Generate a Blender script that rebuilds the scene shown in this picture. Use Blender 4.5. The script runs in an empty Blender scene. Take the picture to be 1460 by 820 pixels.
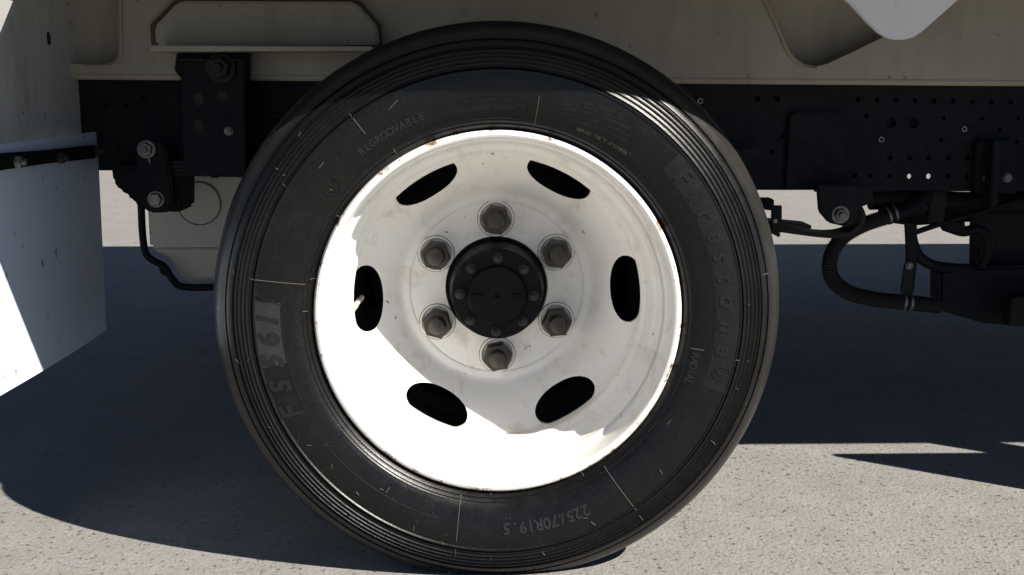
import bpy, bmesh, math, random
from mathutils import Vector, Matrix
random.seed(7)
S = bpy.context.scene
COL = S.collection
R = math.radians

# ------------------------------------------------------------------ camera
F_PX, HZ, VPX = 1700.0, 115.0, 690.0          # focal length, horizon row, vanishing column (photo pixels)
CAM = Vector((-.019, -1.66, .717))
PITCH = math.atan((410 - HZ) / F_PX)
YAW = math.atan((730 - VPX) * math.cos(PITCH) / F_PX)
cam_d = bpy.data.cameras.new('camera')
cam = bpy.data.objects.new('camera', cam_d)
COL.objects.link(cam)
cam.location = CAM
cam.rotation_euler = (math.pi / 2 - PITCH, 0, -YAW)
cam_d.sensor_width = 36
cam_d.lens = 36 * F_PX / 1460
cam_d.clip_start = .05
cam_d.clip_end = 2000
S.camera = cam

# ------------------------------------------------------------------ sky and sun
SUN = Vector((.90, -.63, 1.0)).normalized()    # direction towards the sun
elev = math.asin(SUN.z)
w = bpy.data.worlds.new('World')
S.world = w
w.use_nodes = True
nt = w.node_tree
bg = nt.nodes['Background']
sky = nt.nodes.new('ShaderNodeTexSky')
sky.sky_type = 'NISHITA'
sky.sun_disc = False
sky.altitude = 2500
sky.dust_density = .1
sky.ozone_density = 2
sky.air_density = .65
sky.sun_elevation = elev
sky.sun_rotation = math.atan2(SUN.x, SUN.y)
nt.links.new(sky.outputs[0], bg.inputs[0])
bg.inputs[1].default_value = .05
sun_d = bpy.data.lights.new('sun', 'SUN')
sun_d.energy = 5.0
sun_d.angle = R(.5)
sun_d.color = (1, .95, .87)
sun = bpy.data.objects.new('sun', sun_d)
COL.objects.link(sun)
sun.rotation_euler = SUN.to_track_quat('Z', 'Y').to_euler()
sun.location = SUN * 20
vs = S.view_settings
vs.view_transform = 'Standard'
vs.look = 'None'
vs.gamma = 1
vs.exposure = 1.03

# ------------------------------------------------------------------ helpers
CF = Vector((math.sin(YAW) * math.cos(PITCH), math.cos(YAW) * math.cos(PITCH), -math.sin(PITCH)))
CR = Vector((math.cos(YAW), -math.sin(YAW), 0))
CU = CR.cross(CF)
def ray(x, y): return CF + CR * ((x - 730) / F_PX) + CU * ((410 - y) / F_PX)
def at(x, y, Y):                       # photo pixel -> point on the plane at depth Y
    d = ray(x, y); return CAM + d * ((Y - CAM.y) / d.y)
def atX(x, y, X):
    d = ray(x, y); return CAM + d * ((X - CAM.x) / d.x)
def ppm(Y): return F_PX / (Y - CAM.y)

def smooth(me, ang=35):
    for p in me.polygons: p.use_smooth = True
    me.set_sharp_from_angle(angle=R(ang))
def link(name, me, m, parent=None, ang=35):
    me.materials.clear(); me.materials.append(m)
    if ang: smooth(me, ang)
    o = bpy.data.objects.new(name, me)
    COL.objects.link(o)
    if parent:
        o.parent = parent
    return o
def from_bm(name, bm, m, parent=None, ang=35, bevel=0):
    bmesh.ops.remove_doubles(bm, verts=bm.verts, dist=1e-6)
    bmesh.ops.recalc_face_normals(bm, faces=bm.faces)
    if bevel:
        es = [e for e in bm.edges if len(e.link_faces) == 2 and e.calc_face_angle(0) > R(25)]
        bmesh.ops.bevel(bm, geom=es, offset=bevel, segments=2, affect='EDGES', clamp_overlap=True)
    me = bpy.data.meshes.new(name)
    bm.to_mesh(me); bm.free()
    return link(name, me, m, parent, ang)

def revolve(bm, prof, n=256, closed=True, centre=(0, 0, 0)):
    """profile of (radius, y) turned about the Y axis"""
    c = Vector(centre)
    rings = []
    for i in range(n):
        a = 2 * math.pi * i / n
        ca, sa = math.cos(a), math.sin(a)
        rings.append([bm.verts.new(c + Vector((r * ca, y, r * sa))) for r, y in prof])
    k = len(prof)
    for i in range(n):
        A, B = rings[i], rings[(i + 1) % n]
        for j in range(k if closed else k - 1):
            q = (j + 1) % k
            bm.faces.new((A[j], A[q], B[q], B[j]))
    if not closed:
        for j, flip in ((0, 0), (k - 1, 1)):
            if prof[j][0] > 1e-6:
                f = [rg[j] for rg in rings]
                bm.faces.new(f if flip else f[::-1])
    return rings
def extrude_pts(bm, front, back):
    a = [bm.verts.new(p) for p in front]
    b = [bm.verts.new(p) for p in back]
    n = len(a)
    bm.faces.new(a); bm.faces.new(b[::-1])
    for i in range(n):
        j = (i + 1) % n
        bm.faces.new((a[i], b[i], b[j], a[j]))
def slab_bm(bm, px, Y, t):
    """outline in photo pixels lying at depth Y, with real thickness t away from the viewer"""
    f = [at(x, y, Y) for x, y in px]
    extrude_pts(bm, f, [p + Vector((0, t, 0)) for p in f])
def slab(name, px, Y, t, m, parent, bevel=.002):
    bm = bmesh.new(); slab_bm(bm, px, Y, t)
    return from_bm(name, bm, m, parent, bevel=bevel)
def box_bm(bm, x0, x1, y0, y1, z0, z1):
    f = [(x0, y0, z0), (x1, y0, z0), (x1, y0, z1), (x0, y0, z1)]
    extrude_pts(bm, f, [(x, y1, z) for x, _, z in f])
def box(name, x0, x1, y0, y1, z0, z1, m, parent, bevel=.004):
    bm = bmesh.new(); box_bm(bm, x0, x1, y0, y1, z0, z1)
    return from_bm(name, bm, m, parent, bevel=bevel)
def spline(pts, n=12):
    P = [Vector(p) for p in pts]
    P = [P[0] * 2 - P[1]] + P + [P[-1] * 2 - P[-2]]
    out = []
    for i in range(1, len(P) - 2):
        a, b, c, d = P[i - 1:i + 3]
        for k in range(n):
            t = k / n
            out.append(.5 * ((2 * b) + (c - a) * t + (2 * a - 5 * b + 4 * c - d) * t * t + (3 * b - a - 3 * c + d) * t ** 3))
    out.append(P[-2])
    return out
def tube_bm(bm, pts, rad, seg=14, n=12, ribs=0, amp=0, smooth_path=True):
    path = spline(pts, n) if smooth_path else [Vector(p) for p in pts]
    if ribs:                                     # resample to equal steps so the corrugation is regular
        L = [0]
        for a, b in zip(path, path[1:]): L.append(L[-1] + (b - a).length)
        m = ribs * 4; new = []; j = 0
        for i in range(m + 1):
            s = L[-1] * i / m
            while j < len(path) - 2 and L[j + 1] < s: j += 1
            t = (s - L[j]) / max(1e-9, L[j + 1] - L[j])
            new.append(path[j].lerp(path[j + 1], min(1, t)))
        path = new
    up = Vector((0, 1, 0)); rings = []
    for i, p in enumerate(path):
        t = (path[min(i + 1, len(path) - 1)] - path[max(i - 1, 0)]).normalized()
        u = (up - t * up.dot(t))
        if u.length < 1e-3: u = Vector((1, 0, 0)) - t * t.x
        u.normalize(); v = t.cross(u)
        r = rad
        if ribs: r = rad - amp * (.5 - .5 * math.cos(math.pi * i / 2))
        rings.append([bm.verts.new(p + (u * math.cos(2 * math.pi * k / seg) + v * math.sin(2 * math.pi * k / seg)) * r) for k in range(seg)])
    for A, B in zip(rings, rings[1:]):
        for k in range(seg):
            q = (k + 1) % seg
            bm.faces.new((A[k], A[q], B[q], B[k]))
    bm.faces.new(rings[0][::-1]); bm.faces.new(rings[-1])
def tube(name, pts, rad, m, parent, **kw):
    bm = bmesh.new(); tube_bm(bm, pts, rad, **kw)
    return from_bm(name, bm, m, parent, ang=60)
def circle_px(cx, cy, r, n=24): return [(cx + r * math.cos(2 * math.pi * i / n), cy + r * math.sin(2 * math.pi * i / n)) for i in range(n)]
def hexpts(r, rot=0): return [(r * math.cos(rot + math.pi / 3 * i), r * math.sin(rot + math.pi / 3 * i)) for i in range(6)]
def hex_bm(bm, c, r, y0, y1, rot=0, cham=.12):
    """hexagonal head standing towards -Y from y0 to y1 (y1 < y0) with a chamfered face"""
    c = Vector(c); h = (y0 - y1) * .22
    rings = []
    for rr, yy in ((r, y0), (r, y1 + h), (r * (1 - cham), y1)):
        rings.append([bm.verts.new(c + Vector((x, yy, z))) for x, z in hexpts(rr, rot)])
    bm.faces.new(rings[0])
    for A, B in zip(rings, rings[1:]):
        for i in range(6):
            j = (i + 1) % 6
            bm.faces.new((A[i], A[j], B[j], B[i]))
    bm.faces.new(rings[2][::-1])
def bolt(name, px, py, Y, r, m, parent, washer=1.35, stud=.45, h=.7, rot=None):
    """bolt head on a plate whose face lies at depth Y"""
    bm = bmesh.new(); c = at(px, py, Y); c0 = Vector((c.x, 0, c.z))
    rot = random.random() if rot is None else rot
    y = Y
    if washer:
        revolve(bm, [(0, y + .002), (r * washer, y + .002), (r * washer, y - r * .13), (r * washer * .96, y - r * .18), (0, y - r * .18)], 20, False, c0)
        y -= r * .17
    hex_bm(bm, c0, r, y, y - r * h, rot)
    if stud:
        yy = y - r * h
        revolve(bm, [(0, yy + .001), (r * stud, yy + .001), (r * stud, yy - r * .35), (r * stud * .8, yy - r * .48), (0, yy - r * .5)], 16, False, c0)
    return from_bm(name, bm, m, parent, ang=30)
def boolean(o, cutter):
    md = o.modifiers.new('cut', 'BOOLEAN'); md.object = cutter; md.operation = 'DIFFERENCE'; md.solver = 'EXACT'
    dg = bpy.context.evaluated_depsgraph_get(); dg.update()
    me = bpy.data.meshes.new_from_object(o.evaluated_get(dg))
    o.modifiers.clear()
    old = o.data; o.data = me; bpy.data.meshes.remove(old)
    cm = cutter.data; bpy.data.objects.remove(cutter); bpy.data.meshes.remove(cm)

# ------------------------------------------------------------------ materials
class Mat:
    def __init__(s, name):
        s.m = bpy.data.materials.new(name); s.m.use_nodes = True
        s.t = s.m.node_tree; s.b = s.t.nodes['Principled BSDF']
        s.tc = s.t.nodes.new('ShaderNodeTexCoord').outputs['Object']
        s.bump = None
    def n(s, kind, **kw):
        o = s.t.nodes.new('ShaderNode' + kind)
        for k, v in kw.items(): setattr(o, k, v)
        return o
    def l(s, a, b): s.t.links.new(a, b)
    def noise(s, scale, detail=6, rough=.6, stretch=None, dist=0):
        x = s.n('TexNoise'); x.inputs['Scale'].default_value = scale; x.inputs['Detail'].default_value = detail
        x.inputs['Roughness'].default_value = rough; x.inputs['Distortion'].default_value = dist
        src = s.tc
        if stretch:
            mp = s.n('Mapping'); mp.inputs['Scale'].default_value = stretch; s.l(s.tc, mp.inputs[0]); src = mp.outputs[0]
        s.l(src, x.inputs['Vector']); return x.outputs[0]
    def vor(s, scale, feature='F1', rnd=1):
        x = s.n('TexVoronoi', feature=feature); x.inputs['Scale'].default_value = scale; x.inputs['Randomness'].default_value = rnd
        s.l(s.tc, x.inputs['Vector']); return x
    def ramp(s, f, stops):
        r = s.n('ValToRGB'); e = r.color_ramp.elements
        while len(e) < len(stops): e.new(.5)
        for q, (p, c) in zip(e, stops):
            q.position = p; q.color = (c, c, c, 1) if isinstance(c, (int, float)) else (*c, 1)
        s.l(f, r.inputs[0]); return r.outputs[0]
    def mix(s, f, a, b, mode='MIX'):
        m = s.n('MixRGB', blend_type=mode)
        for i, v in ((0, f), (1, a), (2, b)):
            if isinstance(v, (int, float)): m.inputs[i].default_value = v if i == 0 else (v, v, v, 1)
            elif isinstance(v, tuple): m.inputs[i].default_value = (*v, 1)
            else: s.l(v, m.inputs[i])
        return m.outputs[0]
    def math(s, op, a, b=0):
        m = s.n('Math', operation=op)
        for i, v in enumerate((a, b)):
            if isinstance(v, (int, float)): m.inputs[i].default_value = v
            else: s.l(v, m.inputs[i])
        return m.outputs[0]
    def set(s, key, v):
        i = s.b.inputs[key]
        if isinstance(v, (int, float)): i.default_value = v
        elif isinstance(v, tuple): i.default_value = (*v, 1)
        else: s.l(v, i)
    def add_bump(s, h, strength=.3, dist=.001):
        b = s.n('Bump'); b.inputs['Strength'].default_value = strength; b.inputs['Distance'].default_value = dist
        s.l(h, b.inputs['Height'])
        if s.bump: s.l(s.bump, b.inputs['Normal'])
        s.bump = b.outputs[0]; s.l(s.bump, s.b.inputs['Normal'])

def mat_wheel_paint():
    m = Mat('wheel_paint')
    big = m.noise(9, 5, .6); fine = m.noise(130, 4, .7); streak = m.noise(30, 5, .65, (1, .3, 1), .6)
    col = m.mix(m.ramp(big, [(.35, 0), (.7, 1)]), (.85, .83, .79), (.79, .76, .70))
    col = m.mix(m.math('MULTIPLY', m.ramp(streak, [(.54, 0), (.74, 1)]), .6), col, (.52, .46, .36))
    spots = m.ramp(m.noise(75, 2, .5), [(.735, 0), (.76, 1)])
    col = m.mix(m.math('MULTIPLY', spots, .7), col, (.16, .11, .07))
    # chips and rust along the outer lip (the outer edge is where tools and kerbs hit it)
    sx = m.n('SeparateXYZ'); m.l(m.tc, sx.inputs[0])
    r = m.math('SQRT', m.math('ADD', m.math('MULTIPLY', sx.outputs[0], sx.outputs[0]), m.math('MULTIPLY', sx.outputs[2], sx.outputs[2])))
    edge = m.math('MULTIPLY', m.ramp(r, [(.2535, 0), (.2575, 1)]), m.ramp(m.noise(42, 6, .75), [(.54, 0), (.57, 1)]))
    col = m.mix(edge, col, m.mix(m.ramp(m.noise(160, 2), [(.4, 0), (.6, 1)]), (.13, .055, .025), (.32, .24, .17)))
    shade_grime = m.math('ADD', sx.outputs[1], m.math('MULTIPLY', m.math('SUBTRACT', m.noise(35, 4), .5), .006))
    behind = m.math('MULTIPLY', m.ramp(shade_grime, [(.1635, 0), (.1665, 1)]), m.ramp(r, [(.2216, 0), (.2222, 1)]))
    col = m.mix(behind, col, (.04, .037, .033))  # barrel behind the disc darkened: hole shade put into the colour, plus brake dust
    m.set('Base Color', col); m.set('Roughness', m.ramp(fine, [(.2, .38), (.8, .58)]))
    m.set('Coat Weight', .15)
    m.add_bump(m.noise(220, 3), .10, .0005); m.add_bump(big, .10, .004)
    return m.m
def mat_rubber(name='tyre_rubber', c=.0032, rough=(.27, .40), pits=.28, spec=.30, scuff=False):
    m = Mat(name)
    big = m.noise(7, 5, .65); f = m.noise(420, 3, .7); dust = m.noise(28, 7, .7, None, .8)
    col = m.mix(m.ramp(big, [(.3, 0), (.75, 1)]), (c, c, c * 1.02), (c * 1.5, c * 1.45, c * 1.35))
    col = m.mix(m.math('MULTIPLY', m.ramp(dust, [(.52, 0), (.8, 1)]), .12), col, (.04, .037, .032))
    sp = m.ramp(m.noise(520, 1, .4), [(.70, 0), (.74, 1)])
    col = m.mix(m.math('MULTIPLY', sp, .22), col, (.10, .095, .085))
    if scuff:
        sx = m.n('SeparateXYZ'); m.l(m.tc, sx.inputs[0])
        r = m.math('SQRT', m.math('ADD', m.math('MULTIPLY', sx.outputs[0], sx.outputs[0]), m.math('MULTIPLY', sx.outputs[2], sx.outputs[2])))
        ru = m.math('MULTIPLY', m.ramp(r, [(.384, 0), (.394, 1)]), m.ramp(m.noise(14, 6, .7), [(.25, .55), (.7, 1)]))
        col = m.mix(m.math('MULTIPLY', ru, .6), col, (.036, .034, .030))
    if scuff: rough = (rough[0], rough[1])
    m.set('Base Color', col); m.set('Roughness', m.ramp(m.noise(60, 5, .7), [(.3, rough[0]), (.7, rough[1])])); m.set('Specular IOR Level', spec)
    m.add_bump(f, pits, .0008)
    return m.m
def mat_body(name, a, b, stain=(.16, .12, .085), amt=.75, dots=.69):
    m = Mat(name)
    big = m.noise(5, 6, .65); run = m.noise(16, 6, .6, (1, 1, .25), .3); sp = m.noise(58, 3, .6)
    col = m.mix(m.ramp(big, [(.3, 0), (.7, 1)]), a, b)
    col = m.mix(m.math('MULTIPLY', m.ramp(run, [(.5, 0), (.8, 1)]), .5 * amt), col, stain)
    col = m.mix(m.math('MULTIPLY', m.ramp(sp, [(dots, 0), (dots + .04, 1)]), amt), col, (.09, .065, .045))
    m.set('Base Color', col); m.set('Roughness', .62)
    m.add_bump(m.noise(160, 4), .15, .0008); m.add_bump(m.noise(12, 3), .15, .004)
    return m.m
def mat_black(name='chassis_black', c=(.007, .008, .010), rough=.6, dusty=.08, spec=.14):
    m = Mat(name)
    n1 = m.noise(11, 6, .65); n2 = m.noise(70, 5, .7)
    col = m.mix(m.math('MULTIPLY', m.ramp(n1, [(.45, 0), (.8, 1)]), dusty), c, (.075, .065, .052))
    col = m.mix(m.math('MULTIPLY', m.ramp(n2, [(.66, 0), (.75, 1)]), dusty), col, (.11, .095, .075))
    m.set('Base Color', col); m.set('Roughness', m.ramp(n2, [(.3, rough - .12), (.7, rough + .15)]))
    m.set('Specular IOR Level', spec)
    m.add_bump(m.noise(240, 3), .2, .0006)
    return m.m
def mat_metal(name, a, b, metallic=.55, rough=.5):
    m = Mat(name)
    n = m.noise(140, 5, .7); n2 = m.noise(45, 4, .7)
    col = m.mix(m.ramp(n2, [(.38, 0), (.64, 1)]), a, b)
    col = m.mix(m.math('MULTIPLY', m.ramp(n, [(.58, 0), (.7, 1)]), .5), col, (.10, .075, .05))
    m.set('Base Color', col); m.set('Metallic', metallic); m.set('Roughness', m.ramp(n, [(.3, rough - .12), (.7, rough + .15)]))
    m.add_bump(n, .3, .0008)
    return m.m
def mat_flap():
    m = Mat('flap_plastic')
    n = m.noise(6, 5); s = m.noise(70, 2, .5, (1, 1, .6))
    col = m.mix(m.ramp(n, [(.3, 0), (.7, 1)]), (.74, .85, .97), (.69, .79, .90))
    col = m.mix(m.math('MULTIPLY', m.ramp(s, [(.705, 0), (.735, 1)]), .8), col, (.1, .09, .08))
    m.set('Base Color', col); m.set('Roughness', .45); m.add_bump(m.noise(3, 2), .2, .01)
    return m.m
def mat_ground():
    m = Mat('weathered_asphalt')
    big = m.noise(.9, 6, .6); mid = m.noise(9, 6, .65); fine = m.noise(120, 5, .7)
    vo = m.vor(170); vo2 = m.vor(75)
    base = m.mix(m.ramp(mid, [(.3, 0), (.7, 1)]), (.190, .181, .168), (.238, .228, .213))
    base = m.mix(m.math('MULTIPLY', m.ramp(big, [(.4, 0), (.7, 1)]), .35), base, (.172, .168, .160))
    # aggregate stones of differing tone in a sandy matrix
    st = m.mix(.5, vo.outputs['Color'], .5)
    bw = m.n('RGBToBW'); m.l(vo.outputs['Color'], bw.inputs[0])
    tone = m.ramp(bw.outputs[0], [(.15, .80), (.5, 1.0), (.85, 1.14)])
    stone = m.mix(1, base, tone, 'MULTIPLY')
    col = m.mix(m.ramp(vo.outputs['Distance'], [(.25, 1), (.5, 0)]), base, stone)
    bw2 = m.n('RGBToBW'); m.l(vo2.outputs['Color'], bw2.inputs[0])
    warm = m.mix(m.ramp(bw2.outputs[0], [(.72, 0), (.80, 1)]), col, m.mix(.55, col, (.25, .17, .11)))
    col = m.mix(m.ramp(vo2.outputs['Distance'], [(.22, 1), (.4, 0)]), col, warm)
    pit = m.ramp(m.noise(90, 5, .62), [(.345, 1), (.395, 0)])
    clump = m.ramp(m.noise(7, 4, .6), [(.38, .25), (.62, 1)])
    pit = m.math('MULTIPLY', pit, clump)
    col = m.mix(m.math('MULTIPLY', pit, .9), col, (.045, .04, .036))
    gr = m.ramp(fine, [(.25, .88), (.75, 1.1)])
    col = m.mix(1, col, gr, 'MULTIPLY')
    m.set('Base Color', col); m.set('Roughness', .9); m.b.inputs['Specular IOR Level'].default_value = .3
    m.add_bump(m.math('SUBTRACT', 1, vo.outputs['Distance']), .45, .0022)
    m.add_bump(m.math('SUBTRACT', 1, pit), .9, .005)
    m.add_bump(fine, .5, .0016); m.add_bump(mid, .3, .012)
    return m.m
def mat_plain(name, c, rough=.7):
    m = Mat(name); n = m.noise(4, 6)
    m.set('Base Color', m.mix(m.ramp(n, [(.3, 0), (.7, 1)]), c, tuple(v * .85 for v in c))); m.set('Roughness', rough)
    m.add_bump(m.noise(60, 4), .2, .003)
    return m.m

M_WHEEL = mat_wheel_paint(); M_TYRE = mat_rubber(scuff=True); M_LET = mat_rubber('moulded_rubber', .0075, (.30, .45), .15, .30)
M_TEXBAND2 = mat_rubber('fine_stippled_rubber', .0045, (.32, .44), 1.0, .36)
M_TEXBAND = mat_rubber('stippled_rubber', .012, (.30, .42), 1.0, .6)
M_SHINY = mat_rubber('polished_rubber', .004, (.20, .30), .1, .55)
M_GREYPRINT = mat_plain('print_rubber', (.015, .0145, .014), .34)
M_SUNLIT = mat_plain('sunlit_rubber_edge', (.10, .095, .085), .5)  # pale colour imitates sun caught on thin raised edges
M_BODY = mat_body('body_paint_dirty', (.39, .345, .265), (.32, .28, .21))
M_BODY2 = mat_body('body_paint_clean', (.66, .66, .64), (.60, .60, .58), amt=.3)
M_BED = mat_body('bed_paint', (.70, .69, .66), (.64, .63, .60), amt=.3)
M_GUARD = mat_body('guard_paint', (.66, .65, .61), (.56, .54, .49), amt=.95, dots=.655)
M_BLACK = mat_black(); M_HUB = mat_black('hub_paint', (.005, .005, .006), .42, .05, .12)
M_NUT = mat_metal('nut_steel', (.085, .075, .06), (.045, .04, .036)); M_BOLT = mat_metal('bolt_zinc', (.22, .21, .195), (.12, .11, .095), .6, .42)
M_HUBBOLT = mat_metal('hub_bolt_steel', (.02, .02, .02), (.06, .06, .06), .6, .32)
M_FLAP = mat_flap(); M_GROUND = mat_ground(); M_HOSE = mat_rubber('hose_rubber', .016, (.5, .7), .2)
M_TANK = mat_body('tank_metal', (.60, .56, .48), (.50, .46, .39), amt=.7)
M_SPRING = mat_black('spring_steel', (.012, .012, .013), .55, .3); M_RUST = mat_metal('rusty_bolt', (.040, .028, .020), (.025, .020, .016), .2, .8)
M_DUST_SHADE = mat_black('brake_dust_shade', (.035, .033, .030), .8, .2)  # dark tone for the inner wheels, brake dust and painted shade together
M_WALL = mat_plain('pale_render', (.42, .41, .38), .9); M_EDGE = mat_plain('bare_edge', (.10, .075, .05), .8)

# ------------------------------------------------------------------ setting
bm = bmesh.new()
bmesh.ops.create_grid(bm, x_segments=8, y_segments=8, size=400)
ground = from_bm('ground', bm, M_GROUND, None, 0)
ground['kind'] = 'structure'

wall = bpy.data.objects.new('boundary_wall', None); COL.objects.link(wall)
wall.location = (-6, 13, 0)
wall['label'] = 'pale rendered boundary wall far beyond the truck, behind the mudguard edge'; wall['category'] = 'wall'
box('wall_face', -7, 12, 0, .3, 0, 3.0, M_WALL, wall, .01)
box('coping', -7.05, 12.05, -.05, .35, 3.0, 3.12, M_WALL, wall, .01)

# ------------------------------------------------------------------ truck
truck = bpy.data.objects.new('truck', None); COL.objects.link(truck)
truck['label'] = 'white truck with black ribbed tyre on a deep white six-nut wheel'
truck['category'] = 'truck'

# load bed above the wheel (mostly above the picture; throws the shade)
bx = bmesh.new()
box_bm(bx, -1.15, 4.2, .05, 2.3, .905, 1.0)
from_bm('bed_floor', bx, M_BLACK, truck, bevel=.006)
box('side_board', -1.15, 4.2, .052, .09, 1.002, 2.02, M_BED, truck)
box('side_board', -1.15, 4.2, 2.26, 2.298, 1.002, 2.02, M_BED, truck)
box('tail_board', -1.148, -1.11, .092, 2.258, 1.002, 2.01, M_BED, truck)
box('head_board', 4.15, 4.198, .092, 2.258, 1.002, 2.01, M_BED, truck)
fb = bmesh.new()
box_bm(fb, -1.0, 1.02, -.154, .045, .905, .965)
from_bm('wheel_arch_lip', fb, M_BED, truck, bevel=.012)

# side guard further forward: its shadow lies on the ground to the right
sg = box('side_guard', 1.205, 3.2, .158, .176, .16, .615, M_BED, truck)
box('side_guard_post', 1.50, 1.62, .18, .205, .45, .90, M_BLACK, truck)
box('side_guard_post', 2.6, 2.7, .18, .205, .45, .90, M_BLACK, truck)

# body under-panel behind the tyre, with two pressed pockets
YP = .58
bm = bmesh.new()
slab_bm(bm, [(112, 112), (258, 113), (1470, 121.5), (2600, 128), (2600, -28), (62, -28), (62, 111.5)], YP, .11)
panel = from_bm('body_panel', bm, M_BODY, truck, bevel=.006)
cb = bmesh.new()
def cutpoly(pts, Y0, Y1):
    f = [at(x, y, YP) for x, y in pts]
    extrude_pts(cb, [Vector((p.x, Y0, p.z)) for p in f], [Vector((p.x, Y1, p.z)) for p in f])
cutpoly([(1086, -12), (1112, 44), (1124, 70), (1134, 83), (1148, 92), (1164, 95), (1180, 91), (1214, 75), (1262, 52), (1330, 20), (1330, -12)], YP - .02, YP + .075)
cutpoly([(80, -12), (80, 91), (152, 91), (160, 89), (166, 84), (169, 76), (168, 40), (167, -12)], YP - .02, YP + .05)
cut = from_bm('cut', cb, M_BODY, None, 0)
boolean(panel, cut)
smooth(panel.data, 30)
# beads along the pocket edges
tube('pocket_bead', [at(x, y, YP - .001) for x, y in [(1084, -12), (1111, 46), (1122, 72), (1133, 86), (1148, 96), (1164, 99)]], .0035, M_BODY, truck)
tube('pocket_bead', [at(x, y, YP - .001) for x, y in [(171, -12), (172, 40), (173, 78), (168, 89), (158, 94), (120, 95)]], .0035, M_BODY, truck)
tube('lower_bead', [at(x, y, YP + .006) for x, y in [(112, 108), (258, 109), (700, 112), (1470, 117.5)]], .0075, M_BODY, truck)

# pale rounded bracket plate hanging in front of the panel
slab('hanging_plate', [(1196, -60), (1196, -8), (1213, 6), (1238, 33), (1253, 47), (1264, 53.5), (1276, 56.5), (1290, 56.5), (1303, 53), (1314, 46), (1340, 23), (1368, -2), (1400, -60)], .10, .012, M_BODY2, truck)

# body mount: cover plate, ledge, hanger plate
slab('mount_cover', [(222, 64), (220, 38), (252, 4), (262, 1.5), (500, 2.5), (510, 6), (538, 38), (540, 64)], YP - .035, .03, M_BODY, truck, .004)
slab('mount_gasket', [(216, 67), (214, 36), (249, 0), (260, -3), (502, -2), (514, 2), (543, 36), (545, 67)], YP - .012, .008, M_EDGE, truck, 0)
bm = bmesh.new()
p = [at(x, y, .45) for x, y in [(214, 64.5), (532, 66), (532, 72.5), (214, 73.5)]]
extrude_pts(bm, p, [Vector((q.x, YP - .012, q.z)) for q in p])
from_bm('mount_ledge', bm, M_BODY, truck, bevel=.002)
slab('hanger_plate', [(252, 75), (354, 75), (356, 100), (352, 190), (350, 248), (262, 248), (260, 150), (258, 112), (248, 100)], .545, .012, M_BLACK, truck)
slab('hanger_washer_plate', [(250, 83), (344, 84), (344, 87), (250, 87)], .52, .04, M_SPRING, truck, .001)
bolt('mount_bolt', 315, 97, .535, .020, M_RUST, truck, h=1.1)
for x, y in ((285, 140), (319, 136), (286, 177)):
    bolt('rivet', x, y, .545, .010, M_RUST, truck, 1.25, 0, .5)
bolt('hanger_bolt', 326, 187, .545, .007, M_BOLT, truck, 1.2, .4)
slab('hanger_rib', [(338, 90), (348, 90), (350, 247), (340, 247)], .50, .045, M_BLACK, truck)

# chassis rails
YR = .62
bm = bmesh.new()
slab_bm(bm, [(-300, 100), (3000, 100), (3000, 275), (1395, 272), (1245, 271), (1060, 271), (900, 300), (520, 300), (350, 244), (120, 243), (-300, 243)], YR, .007)
rail = from_bm('chassis_rail', bm, M_BLACK, truck, bevel=0)
holes = [(1223 + 27.2 * i, 142 + .5 * i, 3.9) for i in range(9)]
holes += [(1080, 140.5, 4.5), (1108, 141, 4.5), (1235, 166, 3.2), (1345, 168, 3.2), (1400, 169, 3.2), (1452, 169, 3), (1270, 175, 7.6), (1302, 175.5, 7.6),
          (1141, 174, 6.5), (1186, 189, 5.6), (1116, 195, 3.2), (1100, 216, 3.2), (1342, 200, 3.2), (1396, 201, 3.4), (1425, 185, 3), (1450, 202, 3)]
holes += [(1269 + 27.6 * i, 225, 4) for i in range(5)] + [(1191, 236, 5.8)]
holes += [(1219, 250.5, 3.6), (1241, 251, 3.6), (1268, 251, 3.6), (1297, 251.5, 3.7), (1324.5, 251.5, 4), (1351, 251.5, 3.7), (1379, 252, 3.7)]
holes += [(150, 150, 4), (180, 150, 4), (170, 212, 4.5), (205, 140, 4)]
cb = bmesh.new()
for x, y, r in holes:
    f = [at(u, v, YR) for u, v in circle_px(x, y, r, 18)]
    extrude_pts(cb, [Vector((q.x, YR - .02, q.z)) for q in f], [Vector((q.x, YR + .03, q.z)) for q in f])
boolean(rail, from_bm('cut', cb, M_BLACK, None, 0))
smooth(rail.data, 30)
def flange(name, pts, Y0, Y1, t):
    bm = bmesh.new()
    for (a, b), (c, d) in zip(pts, pts[1:]):
        p, q = at(a, b, YR), at(c, d, YR)
        f = [Vector((p.x, Y0, p.z)), Vector((q.x, Y0, q.z)), Vector((q.x, Y0, q.z + t)), Vector((p.x, Y0, p.z + t))]
        extrude_pts(bm, f, [Vector((v.x, Y1, v.z)) for v in f])
    return from_bm(name, bm, M_BLACK, truck)
flange('rail_flange', [(-300, 242), (120, 242), (350, 243)], YR + .008, YR + .068, .007)
flange('rail_flange', [(1060, 270), (1395, 271), (3000, 274)], YR + .008, YR + .068, .007)
slab('rail_liner', [(-250, 104), (2900, 104), (2900, 241), (-250, 236)], YR + .012, .006, M_BLACK, truck, 0)
box('rail_liner', .62, .775, YR + .012, YR + .018, .505, .56, M_BLACK, truck, 0)
box('rail_liner', .868, 1.2, YR + .012, YR + .018, .505, .56, M_BLACK, truck, 0)
box('chassis_rail', -1.1, 4.1, 1.46, 1.53, .56, .73, M_BLACK, truck)
for x in (-.95, .62, 1.35, 2.6): box('cross_member', x, x + .07, .70, 1.455, .60, .70, M_BLACK, truck)
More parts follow.
